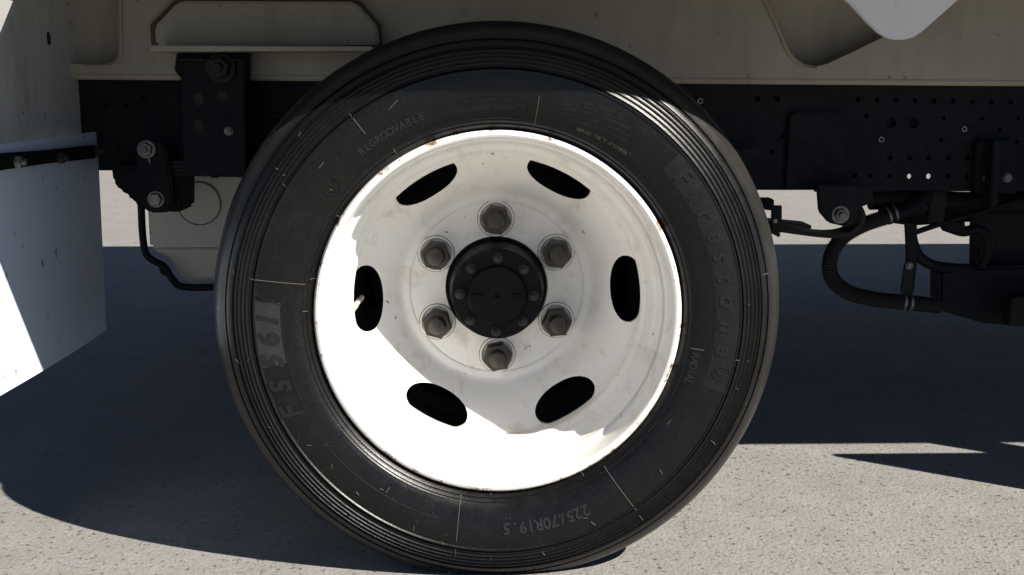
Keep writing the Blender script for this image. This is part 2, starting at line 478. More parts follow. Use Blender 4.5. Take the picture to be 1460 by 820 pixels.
# gusset plates on the rail
slab('rail_gusset', [(1126, 165), (1134, 160), (1198, 159), (1204, 166), (1204, 268), (1120, 268)], YR - .012, .009, M_BLACK, truck)
slab('rail_gusset', [(1392, 205), (1398, 200), (1444, 200), (1450, 206), (1450, 276), (1390, 276)], YR - .022, .018, M_BLACK, truck)
slab('rail_gusset_rib', [(1417, 200), (1427, 200), (1424, 290), (1412, 300)], YR - .06, .035, M_BLACK, truck)
for x, y, r in ((1256, 199, .0055), (1374, 184, .0055), (998, 144, .0055)):
    bm = bmesh.new(); c = at(x, y, YR)
    revolve(bm, [(r, YR + .001), (r, YR - .004), (r * .55, YR - .004), (r * .55, YR + .001)], 16, True, (c.x, 0, c.z))
    from_bm('bright_collar', bm, M_BOLT, truck)
for x, y in ((1408, 253), (1436, 253.5)): bolt('gusset_bolt', x, y, YR - .022, .0085, M_BOLT, truck, 1.1, 0, .6)

# rear spring shackle and leaves
slab('shackle_bracket', [(158, 236), (262, 236), (262, 300), (250, 303), (206, 300), (190, 290), (186, 280), (170, 272), (160, 258)], YR - .05, .09, M_BLACK, truck, .006)
slab('shackle_plate', [(193, 215), (196, 204), (206, 197), (222, 197), (232, 204), (238, 220), (244, 262), (247, 290), (240, 303), (214, 304), (203, 296), (198, 278)], YR - .085, .014, M_BLACK, truck, .004)
bolt('shackle_pin', 209, 213, YR - .085, .0125, M_BOLT, truck, 1.35, .45, .7)
bolt('shackle_pin', 222.5, 284, YR - .085, .0125, M_BOLT, truck, 1.25, 0, .7)
slab('grease_nipple', [(211, 226), (214, 226), (214.5, 232), (212.5, 233.5)], YR - .092, .006, M_BOLT, truck, 0)
def leaf(pts, th, Y0, Y1):
    path = spline([at(x, y, YR - .03) for x, y in pts], 10)
    bm = bmesh.new(); prev = None
    for i, q in enumerate(path):
        t = (path[min(i + 1, len(path) - 1)] - path[max(i - 1, 0)]).normalized()
        nrm = Vector((-t.z, 0, t.x))
        ring = []
        for yy, k in ((Y0, -1), (Y0, 1), (Y1, 1), (Y1, -1)):
            v = q + nrm * (th / 2 * k); v.y = yy; ring.append(bm.verts.new(v))
        if prev:
            for k in range(4): bm.faces.new((prev[k], prev[(k + 1) % 4], ring[(k + 1) % 4], ring[k]))
        else: bm.faces.new(ring)
        prev = ring
    bm.faces.new(prev[::-1])
    return from_bm('spring_leaf', bm, M_SPRING, truck, 40, bevel=.0012)
for k in range(4):
    leaf([(238 + 4 * k, 230 + 5.6 * k), (320, 231 + 5.6 * k), (440, 236 + 5.6 * k), (560, 246 + 5.6 * k)], .0066, YR - .065, YR + .004)
slab('spring_clip', [(300, 219), (312, 219), (312, 254), (300, 254)], YR - .072, .005, M_BLACK, truck, .001)
bolt('clip_bolt', 323, 216, YR - .06, .006, M_BOLT, truck, 0, .4)
for k in range(3):
    leaf([(880, 300 + 6 * k), (1000, 306 + 6 * k), (1090, 315 + 6 * k), (1150 - 22 * k, 321 + 6 * k)], .0072, YR - .065, YR + .004)
leaf([(1040, 315), (1150, 331), (1190, 333), (1213, 326), (1224, 308), (1216, 290), (1198, 284), (1180, 293)], .0085, YR - .063, YR + .002)
slab('spring_clip', [(1100, 293), (1115, 293), (1115, 332), (1100, 332)], YR - .074, .006, M_BLACK, truck, .001)
bolt('clip_bolt', 1105, 315, YR - .074, .005, M_BOLT, truck, 0, 0)
slab('spring_hanger', [(1165, 264), (1248, 264), (1244, 282), (1238, 292), (1226, 296), (1222, 318), (1208, 324), (1182, 318), (1168, 302)], YR - .078, .012, M_BLACK, truck, .003)
bolt('hanger_pin', 1198, 306, YR - .078, .0125, M_BOLT, truck, 1.35, .5, .7)
slab('bump_stop', [(1088, 284), (1104, 284), (1104, 300), (1092, 300)], YR - .02, .04, M_BLACK, truck)
slab('clip_line', [(1046, 212), (1082, 214), (1082, 218), (1046, 217)], YR - .03, .02, M_SPRING, truck, 0)
tube('brake_pipe', [at(x, y, YR - .02) for x, y in [(372, 150), (380, 162), (402, 166), (425, 160)]], .0035, M_SPRING, truck)

# beige tank hanging behind the rear spring
YT = .80
slab('tank_body', [(208, 262), (225, 240), (420, 236), (420, 352), (213, 354)], YT, .30, M_TANK, truck, .006)
bm = bmesh.new()
f = [at(x, y, YT) for x, y in [(213, 354.5), (420, 352.5), (420, 404), (268, 408), (252, 396), (236, 372)]]
b = [at(x, y, YT) + Vector((0, .28, 0)) for x, y in [(213, 354.5), (420, 352.5), (420, 404), (268, 408), (252, 396), (236, 372)]]
for i in (3, 4, 5, 2): f[i] += Vector((0, .03, 0))
extrude_pts(bm, f, b); from_bm('tank_sump', bm, M_TANK, truck, bevel=.004)
tube('tank_seam', [at(x, y, YT + .002) for x, y in [(201, 285), (203, 330), (207, 358), (216, 370), (234, 380), (246, 398), (262, 409), (320, 409), (420, 406)]], .0075, M_BLACK, truck)
tube('tank_seam_clip', [at(x, y, YT + .02) for x, y in [(230, 380), (233, 388), (244, 392)]], .006, M_BLACK, truck)
bm = bmesh.new(); c = at(284, 290, YT)
revolve(bm, [(.0452, YT + .002), (.0452, YT - .003), (.044, YT - .003), (.0435, YT + .002)], 64, True, (c.x, 0, c.z))
from_bm('tank_plug_ring', bm, M_EDGE, truck)
bm = bmesh.new(); revolve(bm, [(0, YT + .002), (.0432, YT + .002), (.0425, YT - .003), (0, YT - .004)], 64, False, (c.x, 0, c.z))
from_bm('tank_plug', bm, M_TANK, truck)

# hoses, strap and box on the right
YH = .70
tube('corrugated_hose', [at(x, y, YH) for x, y in [(1318, 292), (1290, 302), (1262, 310), (1228, 322), (1200, 340), (1184, 368), (1186, 396), (1208, 416), (1244, 426), (1290, 431), (1340, 436)]], .0165, M_HOSE, truck, ribs=100, amp=.0022, n=14)
tube('hose_pipe', [at(x, y, YH) for x, y in [(1268, 307), (1292, 301), (1312, 288), (1330, 270)]], .0175, M_BLACK, truck)
for x, y, dx, dy in ((1266, 307, 4, 12), (1275, 303.5, 4, 12), (1288, 430.5, -1.2, 13), (1297, 431.5, -1.2, 13)):
    c = at(x, y, YH); a = Vector((dy, 0, dx)).normalized()
    bm = bmesh.new()
    t = a.cross(Vector((0, 1, 0)))
    q = [bm.verts.new((0, 0, 0))]; bm.verts.remove(q[0])
    n = 28; rings = []
    for i in range(n):
        ang = 2 * math.pi * i / n; rad = t * math.cos(ang) + Vector((0, 1, 0)) * math.sin(ang)
        rings.append([bm.verts.new(c + rad * rr + a * ll) for rr, ll in ((.0168, -.0025), (.0192, -.0025), (.0192, .0025), (.0168, .0025))])
    for i in range(n):
        for j in range(4): bm.faces.new((rings[i][j], rings[i][(j + 1) % 4], rings[(i + 1) % n][(j + 1) % 4], rings[(i + 1) % n][j]))
    from_bm('hose_clamp', bm, M_BOLT, truck)
slab('strap', [(1290, 318), (1308, 318), (1308, 378), (1303, 420), (1290, 420), (1292, 360)], YH - .03, .006, M_BLACK, truck)
slab('strap_plate', [(1289, 380), (1291, 374), (1297, 371), (1303, 374), (1304, 381), (1299, 418), (1284, 417)], YH - .038, .006, M_SPRING, truck)
bolt('strap_bolt', 1296.5, 379, YH - .038, .0065, M_BOLT, truck, 1.2, 0)
tube('air_hose', [at(x, y, YH + .02) for x, y in [(1298, 316), (1301, 344), (1311, 366), (1330, 378), (1352, 382), (1385, 384)]], .011, M_BLACK, truck)
tube('brake_line', [at(x, y, YH - .01) for x, y in [(1300, 333), (1345, 318), (1400, 302), (1455, 285)]], .0055, M_BLACK, truck)
tube('elbow_hose', [at(x, y, YH + .01) for x, y in [(1346, 322), (1372, 330), (1392, 327), (1406, 336), (1408, 356), (1398, 380)]], .0105, M_BLACK, truck)
slab('pipe_fitting', [(1343, 318), (1376, 316), (1378, 334), (1350, 330)], YH, .03, M_BLACK, truck)
slab('box_bracket', [(1386, 262), (1500, 262), (1500, 390), (1384, 390)], YH + .06, .012, M_SPRING, truck)
slab('battery_box', [(1340, 387), (1372, 383), (1420, 380), (1640, 376), (1640, 470), (1452, 466), (1400, 461), (1340, 443)], YH + .01, .06, M_BLACK, truck, .006)
slab('box_step', [(1441, 428), (1446, 424), (1560, 424), (1560, 464), (1439, 465)], YH - .07, .035, M_SPRING, truck)
tube('cross_pipe', [at(x, y, YH + .03) for x, y in [(1240, 284), (1290, 283), (1340, 288), (1480, 290)]], .022, M_BLACK, truck)
slab('cross_bracket', [(1330, 272), (1352, 272), (1345, 318), (1322, 318)], YH - .02, .02, M_SPRING, truck)
slab('lower_rail', [(1255, 316), (1262, 284), (1385, 280), (1470, 276), (1470, 302), (1390, 316), (1300, 322)], YH + .09, .03, M_BLACK, truck)

# ---------------------------------------------------------------- mud flap
XF = -.755
def slabX(name, px, X, t, m, parent, bevel=.002, lift=0):
    f = [atX(x, y, X) for x, y in px]
    bm = bmesh.new(); extrude_pts(bm, f, [q - Vector((t, 0, 0)) for q in f])
    return from_bm(name, bm, m, parent, bevel=bevel)
z0, z1 = .246, .622
bm = bmesh.new()
pts = []
N = 24
def flap_x(y, z): return XF + .012 * math.sin((y - .1) * 4.2) * (1 - .5 * (z - z0) / (z1 - z0))
rows = []
for i in range(N + 1):
    y = .0 + i * .597 / N
    rows.append([(y, z0 + (z1 - z0) * j / 10) for j in range(11)])
V = [[[bm.verts.new((flap_x(y, z) - t, y + .03 * (z - z0) / (z1 - z0) * (i / N), z)) for (y, z) in r] for i, r in enumerate(rows)] for t in (0, .006)]
for i in range(N):
    for j in range(10):
        bm.faces.new((V[0][i][j], V[0][i + 1][j], V[0][i + 1][j + 1], V[0][i][j + 1]))
        bm.faces.new((V[1][i][j], V[1][i][j + 1], V[1][i + 1][j + 1], V[1][i + 1][j]))
for i in range(N):
    for j in (0, 10): bm.faces.new((V[0][i][j], V[0][i + 1][j], V[1][i + 1][j], V[1][i][j]))
for j in range(10):
    for i in (0, N): bm.faces.new((V[0][i][j], V[0][i][j + 1], V[1][i][j + 1], V[1][i][j]))
flap = from_bm('mud_flap', bm, M_FLAP, truck)
bm = bmesh.new()
f = [atX(x, y, XF + .016) for x, y in [(-80, 232), (0, 219), (70, 214), (136, 207), (141, 209), (141, 221), (136, 226), (70, 233), (0, 243.5), (-80, 257)]]
extrude_pts(bm, f, [q - Vector((.010, 0, 0)) for q in f])
bar = from_bm('clamp_bar', bm, M_BLACK, flap, bevel=.0015)
def boltX(px, py, X, r, m, parent):
    c = atX(px, py, X); bm = bmesh.new()
    hex_bm(bm, (0, 0, 0), r, 0, -.009)
    revolve(bm, [(0, -.008), (r * .5, -.008), (r * .45, -.016), (0, -.016)], 12, False)
    bmesh.ops.transform(bm, matrix=Matrix.Translation(c) @ Matrix.Rotation(R(90), 4, 'Z'), verts=bm.verts)
    return from_bm('flap_bolt', bm, m, parent)
for x, y, m in ((23, 231.5, M_BOLT), (84, 225, M_RUST), (137, 216, M_RUST)): boltX(x, y, XF + .016, .0105, m, flap)
# mudguard the flap hangs from; its inner end cuts diagonally up and away on the outer side
XG = XF - .022
f = [atX(x, y, XG) for x, y in [(131, 206), (126, 120), (117, 0), (116, -30), (41, -30), (28, 0), (0, 70), (-28, 138), (-60, 205), (-60, 238)]]
bm = bmesh.new(); extrude_pts(bm, f, [q - Vector((.012, 0, 0)) for q in f])
guard = from_bm('mudguard', bm, M_GUARD, truck, bevel=.003)
bm = bmesh.new(); c = atX(69, 55, XG)
revolve(bm, [(0, .0), (.0085, .0), (.009, -.0012), (.0, -.0015)], 20, False)
bmesh.ops.transform(bm, matrix=Matrix.Translation(c) @ Matrix.Rotation(R(90), 4, 'Z') @ Matrix.Diagonal((.9, 1, 1.3, 1)), verts=bm.verts)
from_bm('plug', bm, M_RUST, guard)

# ---------------------------------------------------------------- wheel
AX = Vector((0, 0, .389))
RT = .411
def make_wheel_root(loc):
    o = bpy.data.objects.new('wheel', None); COL.objects.link(o); o.location = loc; o.parent = truck
    return o
wheel = make_wheel_root(AX)

# tyre profile (radius, y) from the near bead round to the far bead
side = [(.2572, .012), (.2605, .006), (.2640, .001), (.2668, -.0030), (.2690, -.0050), (.2706, -.0046), (.2722, -.0068), (.2745, -.0086), (.2765, -.0086), (.2785, -.0104),
        (.286, -.0130), (.296, -.0156), (.308, -.0176), (.320, -.0188), (.332, -.0190), (.3395, -.0184), (.3412, -.0198), (.3432, -.0196), (.3446, -.0160)]
rib = [(.3446 + .0058 * i, .3446 + .0058 * (i + 1)) for i in range(5)]
def sh(r): return -.0166 + (max(0, r - .3446) / .04) ** 1.7 * .0135
for a, b in rib:
    side += [(a + .0005, sh(a) - .0005), (a + .0017, sh(a) - .0015), (b - .0019, sh(b) - .0008), (b - .0006, sh(b) - .0002)]
side += [(.3745, sh(.3745) - .002), (.3790, sh(.379) - .0012), (.3826, sh(.3826) + .0004), (.3838, sh(.384) + .0022), (.3850, sh(.385) + .0002),
         (.3885, .0008), (.3925, .0042), (.3970, .0090), (.4012, .0150), (.4050, .0222), (.4078, .0300), (.4095, .0360)]
tread = [(.4105, .0460)]
for g in (.065, .105, .145):
    tread += [(.4108, g - .0048), (.4005, g - .0032), (.4005, g + .0032), (.4108, g + .0048)]
W = .210
full = side + tread + [(r, W - y) for r, y in reversed(side)]
full += [(.2500, W - .02), (.2480, W - .04), (.2480, .04), (.2500, .02)]
bm = bmesh.new()
revolve(bm, full, 384)
for v in bm.verts:
    d = -v.co.z - AX.z
    rr = math.hypot(v.co.x, v.co.z)
    if rr > .28 and v.co.z < 0:                # the loaded side bulges over the contact patch
        k = math.exp(-((v.co.x) / .16) ** 2) * math.sin(min(1, max(0, (rr - .28) / .125)) * math.pi) * max(0, -v.co.z / rr)
        v.co.y += (-.007 if v.co.y < W / 2 else .007) * k
    if d > -.004: v.co.z = -AX.z - (-.0005 if d > .0 else 0) * 1 if d > 0 else v.co.z
tyre = from_bm('tyre', bm, M_TYRE, wheel, 28)

def sw(r):                                      # y of the near sidewall at a radius (ribs smoothed)
    for (r0, y0), (r1, y1) in zip(side, side[1:]):
        if r0 <= r <= r1: return y0 + (y1 - y0) * (r - r0) / (r1 - r0 + 1e-9)
    return side[-1][1]
def polar(px, py, Y=-.017):
    p = at(px, py, Y) - AX
    return math.hypot(p.x, p.z), math.atan2(p.z, p.x)
def on_wall(r, a, h):
    x, z = r * math.cos(a), r * math.sin(a)
    k = 0
    if r > .28 and z < 0: k = math.exp(-(x / .16) ** 2) * math.sin(min(1, max(0, (r - .28) / .125)) * math.pi) * (-z / r)
    return Vector((x, sw(r) - h - .007 * k, z))

def text_mesh(s, size, bold=0, shear=0):
    cu = bpy.data.curves.new('t', 'FONT'); cu.body = s; cu.size = size; cu.align_x = 'CENTER'
    cu.extrude = .5; cu.offset = bold; cu.shear = shear; cu.resolution_u = 3
    o = bpy.data.objects.new('t', cu); COL.objects.link(o)
    dg = bpy.context.evaluated_depsgraph_get(); dg.update()
    me = bpy.data.meshes.new_from_object(o.evaluated_get(dg))
    bpy.data.objects.remove(o); bpy.data.curves.remove(cu)
    return me
def put_text(bm, s, r, a, size, h, bold=0, shear=0, width=1.0, vmid=.36):
    """one word bent clockwise round the sidewall, letters standing outwards, centred on angle a"""
    me = text_mesh(s, size, bold, shear)
    vs_ = []
    for v in me.vertices:
        rr = r + v.co.y - size * vmid
        vs_.append(bm.verts.new(on_wall(rr, a - v.co.x * width / r, h if v.co.z > 0 else -.0012)))
    for p in me.polygons:
        try: bm.faces.new([vs_[i] for i in p.vertices])
        except ValueError: pass
    bpy.data.meshes.remove(me)
def done_text(name, bm, m=None): return from_bm(name, bm, m or M_LET, wheel, 30)
def ridge_bm(bm, p0, p1, wd=.0007, h=.0008, n=8):
    (r0, a0), (r1, a1) = p0, p1
    prev = None
    for i in range(n + 1):
        t = i / n; r = r0 + (r1 - r0) * t; a = a0 + (a1 - a0) * t
        dr, da = (r1 - r0), (a1 - a0) * (r0 + r1) / 2
        L = math.hypot(dr, da); nr, na = -da / L * wd, dr / L * wd / r
        ring = [bm.verts.new(on_wall(r + nr * s, a + na * s, hh)) for s, hh in ((-1, -.001), (-.6, h), (.6, h), (1, -.001))]
        if prev:
            for k in range(3): bm.faces.new((prev[k], prev[k + 1], ring[k + 1], ring[k]))
        prev = ring
def ridges(name, lst, mat=None, **kw):
    bm = bmesh.new()
    for pts in lst:
        for p, q in zip(pts, pts[1:]): ridge_bm(bm, p, q, **kw)
    return from_bm(name, bm, mat or M_LET, wheel, 30)
def PXP(*l): return [polar(x, y) for x, y in l]

# large words
LAT = 'lettering'
bm = bmesh.new()
for ch, x, y in zip('Firestone', (971, 980, 998, 1009, 1020, 1028, 1030, 1030, 1025), (253, 284, 308, 340, 367, 396, 429, 465, 498)):
    r, a = polar(x, y); put_text(bm, ch, .3255, a, .036, .0013, .0012, .12)
done_text(LAT, bm, M_SHINY)
bm = bmesh.new()
for ch, x, y in zip('FS561', (419, 408, 396, 391, 386), (588, 551, 516, 485, 459)):
    r, a = polar(x, y); put_text(bm, ch, .3235, a, .040, .0014, .0014, .25)
done_text(LAT, bm, M_SHINY)
bm = bmesh.new()
(r0, a0), (r1, a1) = polar(513, 215), polar(604, 167)
for i, ch in enumerate('REGROOVABLE'): put_text(bm, ch, (r0 + r1) / 2, a0 + (a1 - a0) * (i + .1) / 10.4, .0145, .0009, .0002)
done_text(LAT, bm, M_GREYPRINT)
bm = bmesh.new()
(r0, a0), (r1, a1) = polar(843, 737), polar(720, 754)
txt = '225/70R19.5'
for i, ch in enumerate(txt): put_text(bm, ch, .3105, a0 + (a1 - a0) * (i + .3) / 10.5, .0225, .0012, .0005)
done_text(LAT, bm, M_GREYPRINT)
bm = bmesh.new()
(r0, a0), (r1, a1) = polar(991, 508), polar(983, 546)
for i, ch in enumerate('RADIAL'): put_text(bm, ch, (r0 + r1) / 2, a0 + (a1 - a0) * i / 5, .0150, .0008, .0002)
done_text(LAT, bm, M_GREYPRINT)
bm = bmesh.new()
(r0, a0), (r1, a1) = polar(1001, 395), polar(999, 470)
for i, ch in enumerate('RADIAL'): pass
rA, aA = polar(655, 164); rB, aB = polar(730, 157)
put_text(bm, 'LOAD RANGE  TUBELESS', .2925, (aA + aB) / 2, .0078, .0006)
done_text(LAT, bm, M_GREYPRINT)

# shield emblem after the word and the frames round the two big words
r, a = polar(1020, 531)
bm = bmesh.new()
put_text(bm, 'F', .3255, a, .020, .0012, .0006, .1)
done_text('emblem_letter', bm)
sp = [(.011, .0085), (-.002, .0095), (-.010, .004), (-.0125, 0), (-.010, -.004), (-.002, -.0095), (.011, -.0085), (.0125, 0), (.011, .0085)]
ridges('emblem_shield', [[(.3255 + dr, a + da / .3255) for dr, da in sp]], wd=.0009, h=.0012, n=3)
def arc(r, a0, a1, n=18): return [(r, a0 + (a1 - a0) * i / n) for i in range(n + 1)]
aF, aE = polar(955, 222)[1], polar(1011, 560)[1]
ridges('word_frame', [arc(.3055, aF - .05, aE + .015) + [(.343, aE - .035)], [(.3055, aF - .05), (.3095, aF + .01), (.343, aF + .055)]], wd=.0008, h=.0004, n=3)
a1_, a2_ = polar(377, 425)[1] % (2 * math.pi), polar(430, 605)[1] % (2 * math.pi)
ridges('word_frame', [[(.343, a1_ - .015), (.302, a1_ + .03)], arc(.3035, a1_ + .035, a2_ - .06)], wd=.0008, h=.0010, n=3)
# stippled field behind the left word
bm = bmesh.new()
rows_ = 6; n = 60; vv = []
b0, b1 = a1_ + .012, a1_ + .30
for i in range(n + 1):
    a = b0 + (b1 - b0) * i / n
    vv.append([bm.verts.new(on_wall(.3050 + (.3400 - .3050) * j / rows_, a + .0 + (.045 * (1 - j / rows_) if i < 1 else 0), .0004)) for j in range(rows_ + 1)])
for i in range(n):
    for j in range(rows_): bm.faces.new((vv[i][j], vv[i][j + 1], vv[i + 1][j + 1], vv[i + 1][j]))
from_bm('stippled_field', bm, M_TEXBAND, wheel, 60)
bm = bmesh.new(); vv = []
b0, b1 = aF - .02, aE + .02
for i in range(n + 1):
    a = b0 + (b1 - b0) * i / n
    vv.append([bm.verts.new(on_wall(.3075 + (.3400 - .3075) * j / rows_, a, .0003)) for j in range(rows_ + 1)])
for i in range(n):
    for j in range(rows_): bm.faces.new((vv[i][j], vv[i][j + 1], vv[i + 1][j + 1], vv[i + 1][j]))
from_bm('stippled_field', bm, M_TEXBAND2, wheel, 60)

# rows of moulded print too small to read: short raised strokes
def strokes(rows, size, h=.0006, fill=.8, mat=None):
    bm = bmesh.new()
    for (x0, y0), (x1, y1) in rows:
        (ra, aa), (rb, ab) = polar(x0, y0), polar(x1, y1)
        if ab - aa > math.pi: ab -= 2 * math.pi
        if aa - ab > math.pi: aa -= 2 * math.pi
        L = abs(ab - aa) * (ra + rb) / 2; n = max(2, int(L / (size * .62)))
        gap = random.randint(4, 8); c = 0
        for i in range(n):
            c += 1
            if c > gap: c = 0; gap = random.randint(4, 9); continue
            t = (i + .5) / n; r = ra + (rb - ra) * t; a = aa + (ab - aa) * t
            k = random.random(); wq = size * .20 / r
            if k < fill: ridge_bm(bm, (r - size * .42, a - wq), (r + size * .42, a - wq), size * .08, h, 1)
            if k > .25: ridge_bm(bm, (r + random.choice((-.4, 0, .4)) * size, a - wq), (r + random.choice((-.4, .4)) * size, a + wq), size * .08, h, 1)
            if k < .45: ridge_bm(bm, (r - size * .42, a + wq), (r + size * .42, a + wq), size * .08, h, 1)
    return from_bm('moulded_print', bm, mat or M_LET, wheel, 30)
strokes([((610, 158), (725, 143))], .0075)
strokes([((576, 192), (733, 162)), ((578, 199), (733, 167))], .0055)
strokes([((800, 140), (885, 163)), ((800, 147), (892, 173)), ((800, 154), (897, 183)), ((800, 161), (899, 194)), ((800, 168), (902, 206))], .0050, .0003, .5, M_GREYPRINT)
strokes([((822, 184), (898, 222))], .0060, .0001, .35, M_SUNLIT)
strokes([((926, 232), (985, 330))], .0065, .0005)
strokes([((994, 388), (990, 476))], .0095, .0008)
strokes([((424, 470), (418, 432)), ((438, 560), (424, 480))], .0085, .0008)
strokes([((458, 595), (446, 565))], .0085, .0008)
strokes([((388, 390), (393, 366))], .0095, .0008)
strokes([((550, 712), (505, 682))], .0075, .0008)
strokes([((952, 592), (934, 614))], .0065, .0005)
strokes([((916, 634), (892, 652))], .0065, .0005)
# outlined box round the print at the top, and the one at the lower left
def rbox(r0, r1, a0, a1):
    m = (r0 + r1) / 2; k = (r1 - r0) / 2
    out = arc(r1, a0, a1)
    for i in range(1, 8):
        t = math.pi * i / 8; out.append((m + k * math.cos(t), a1 - k * math.sin(t) / m))
    out += arc(r0, a1, a0)
    return out
aL, aR = polar(560, 175)[1], polar(738, 150)[1]
ridges('print_outline', [rbox(.2775, .3085, aL, aR)], wd=.0007, h=.0008, n=1)
aL, aR = polar(625, 740)[1] % (2 * math.pi), polar(462, 632)[1] % (2 * math.pi)
bx_ = rbox(.2790, .3070, aL, aR)
bx_ = [(r, a) for r, a in rbox(.2790, .3070, aR, aL)]
k_ = .0140; m_ = .2930
bx_ += [(m_ - k_ * math.cos(math.pi * i / 8), aR + k_ * math.sin(math.pi * i / 8) / m_) for i in range(1, 9)]
ridges('print_outline', [bx_], wd=.0007, h=.0008, n=1)
# star marks
def star(px, py, s, ring):
    r, a = polar(px, py); L = []
    for k in range(3 if ring else 2):
        t = math.pi * k / (3 if ring else 2) + .6
        L.append([(r - s * math.sin(t), a - s * math.cos(t) / r), (r + s * math.sin(t), a + s * math.cos(t) / r)])
    if ring:
        L.append([(r + ring * math.cos(t), a + ring * math.sin(t) / r) for t in [i * .3 + 1.2 for i in range(15)]])
    ridges('star_mark', L, wd=.0007, h=.0012, n=1)
star(473, 266, .0058, .0125); star(740, 153, .0085, 0)
# mould joint lines, vent stubs and ticks, painted pale like sunlit edges
for q in [PXP((498, 162), (521, 191)), PXP((769, 136), (762, 181)), PXP((356, 398), (434, 407)), PXP((862, 668), (907, 727)), PXP((658, 702), (651, 768)), PXP((1004, 500), (986, 498))]: ridges('mould_line', [q], M_SUNLIT, wd=.0005, h=.0011)
tick = [((303, 399), (320, 402)), ((340, 520), (335, 514)), ((352, 516), (358, 508)), ((498, 731), (507, 741)), ((650, 780), (648, 794)), ((590, 755), (591, 747)), ((1046, 513), (1054, 514)), ((1070, 513), (1066, 517)),
        ((772, 784), (776, 790)), ((842, 742), (848, 747)), ((911, 735), (917, 743)), ((940, 668), (944, 675)), ((828, 674), (833, 683)), ((700, 705), (700, 711)), ((474, 272), (470, 270)), ((478, 309), (486, 313)),
        ((392, 188), (398, 184)), ((428, 188), (424, 195)), ((462, 231), (455, 240)), ((390, 240), (396, 242)), ((403, 250), (407, 250)), ((440, 400), (452, 400)), ((437, 446), (430, 446)), ((560, 212), (564, 220)), ((568, 142), (555, 156)),
        ((1085, 394), (1100, 392)), ((957, 600), (951, 606)), ((1014, 628), (1020, 634)), ((700, 792), (698, 798)), ((512, 705), (508, 700)), ((556, 695), (550, 702))]
ridges('vent_stub', [PXP(*t) for t in tick], M_SUNLIT, wd=.0005, h=.0013, n=2)['kind'] = 'stuff'
random.seed(11)
# rubber cracks / brushed vent whiskers lie at random over the ribs
bm = bmesh.new()
for k in range(26):
    a = random.uniform(-math.pi, math.pi); r = random.uniform(.30, .395)
    if (a < -2.2 and r > .38) or .2 < a < 1.4: continue
    ridge_bm(bm, (r, a), (r + random.uniform(-.006, .006), a + random.uniform(-.02, .02)), .0003, .0011, 2)
from_bm('vent_whiskers', bm, M_SUNLIT, wheel, 30)['kind'] = 'stuff'

# steel rim barrel
front = [(.2590, .0165), (.2608, .0120), (.2614, .0050), (.2606, -.0010), (.2580, -.0046), (.2545, -.0056), (.2515, -.0044), (.2498, -.0010), (.2490, .0040), (.2486, .0120), (.2472, .0400), (.2466, .0430),
         (.2440, .0460), (.2400, .0475), (.2390, .0490), (.2386, .0540), (.2376, .0740), (.2368, .0780), (.2330, .0830), (.2290, .0860), (.2274, .0890), (.2262, .0960), (.2236, .1040), (.2196, .1090), (.2176, .1130), (.2172, .1180), (.2180, .1230), (.2205, .1300), (.2225, .1420), (.2234, .1600), (.2244, .172), (.2300, .180), (.2440, .186), (.2470, .195), (.2560, .201), (.2600, .204)]
prof = front + [(.2600, .207), (.2480, .203), (.2470, .20)] + [(r + .006, y) for r, y in reversed(front[8:-3])]
bm = bmesh.new(); revolve(bm, prof, 256)
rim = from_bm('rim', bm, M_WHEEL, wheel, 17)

# dished disc with six hand holes
df = [(.0815, .2390), (.0825, .2350), (.1385, .2350), (.1392, .2340), (.1400, .2335), (.1500, .2330), (.1530, .2320), (.1570, .2290), (.1610, .2248), (.1680, .2165), (.1780, .2045), (.1880, .1930), (.1980, .1820), (.2080, .1720), (.2160, .1650), (.2205, .1610), (.2262, .1585)]
prof = df + [(.2262, .166)] + [(r, y + .0085) for r, y in reversed(df[:-1])]
# extra rings so that the hand-hole cuts stay clean
def dense(p, step=.004):
    out = []
    for a, b in zip(p, p[1:] + p[:1]):
        n = max(1, int(math.hypot(a[0] - b[0], a[1] - b[1]) / step))
        out += [(a[0] + (b[0] - a[0]) * i / n, a[1] + (b[1] - a[1]) * i / n) for i in range(n)]
    return out
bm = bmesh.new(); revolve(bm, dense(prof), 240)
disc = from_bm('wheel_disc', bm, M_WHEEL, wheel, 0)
cb = bmesh.new()
HOLE = R(2.0)
for k in range(6):
    a = HOLE + k * math.pi / 3
    er, et = Vector((math.cos(a), 0, math.sin(a))), Vector((-math.sin(a), 0, math.cos(a)))
    c = er * .2032
    ring = []
    for i in range(48):
        t = 2 * math.pi * i / 48
        u, v = math.cos(t), math.sin(t)
        ring.append(c + er * (.0232 * math.copysign(abs(u) ** .9, u)) + et * (.0530 * math.copysign(abs(v) ** .9, v)))
    extrude_pts(cb, [q + Vector((0, .10, 0)) for q in ring], [q + Vector((0, .29, 0)) for q in ring])
cut = from_bm('cut', cb, M_EDGE, None, 0); cut.location = AX
dg = bpy.context.evaluated_depsgraph_get(); dg.update()
boolean(disc, cut)
smooth(disc.data, 32)

# backing plate behind the drum
bm = bmesh.new(); revolve(bm, [(0, .425), (.2370, .425), (.2372, .430), (0, .435)], 96, False)
from_bm('backing_plate', bm, M_HUB, wheel)
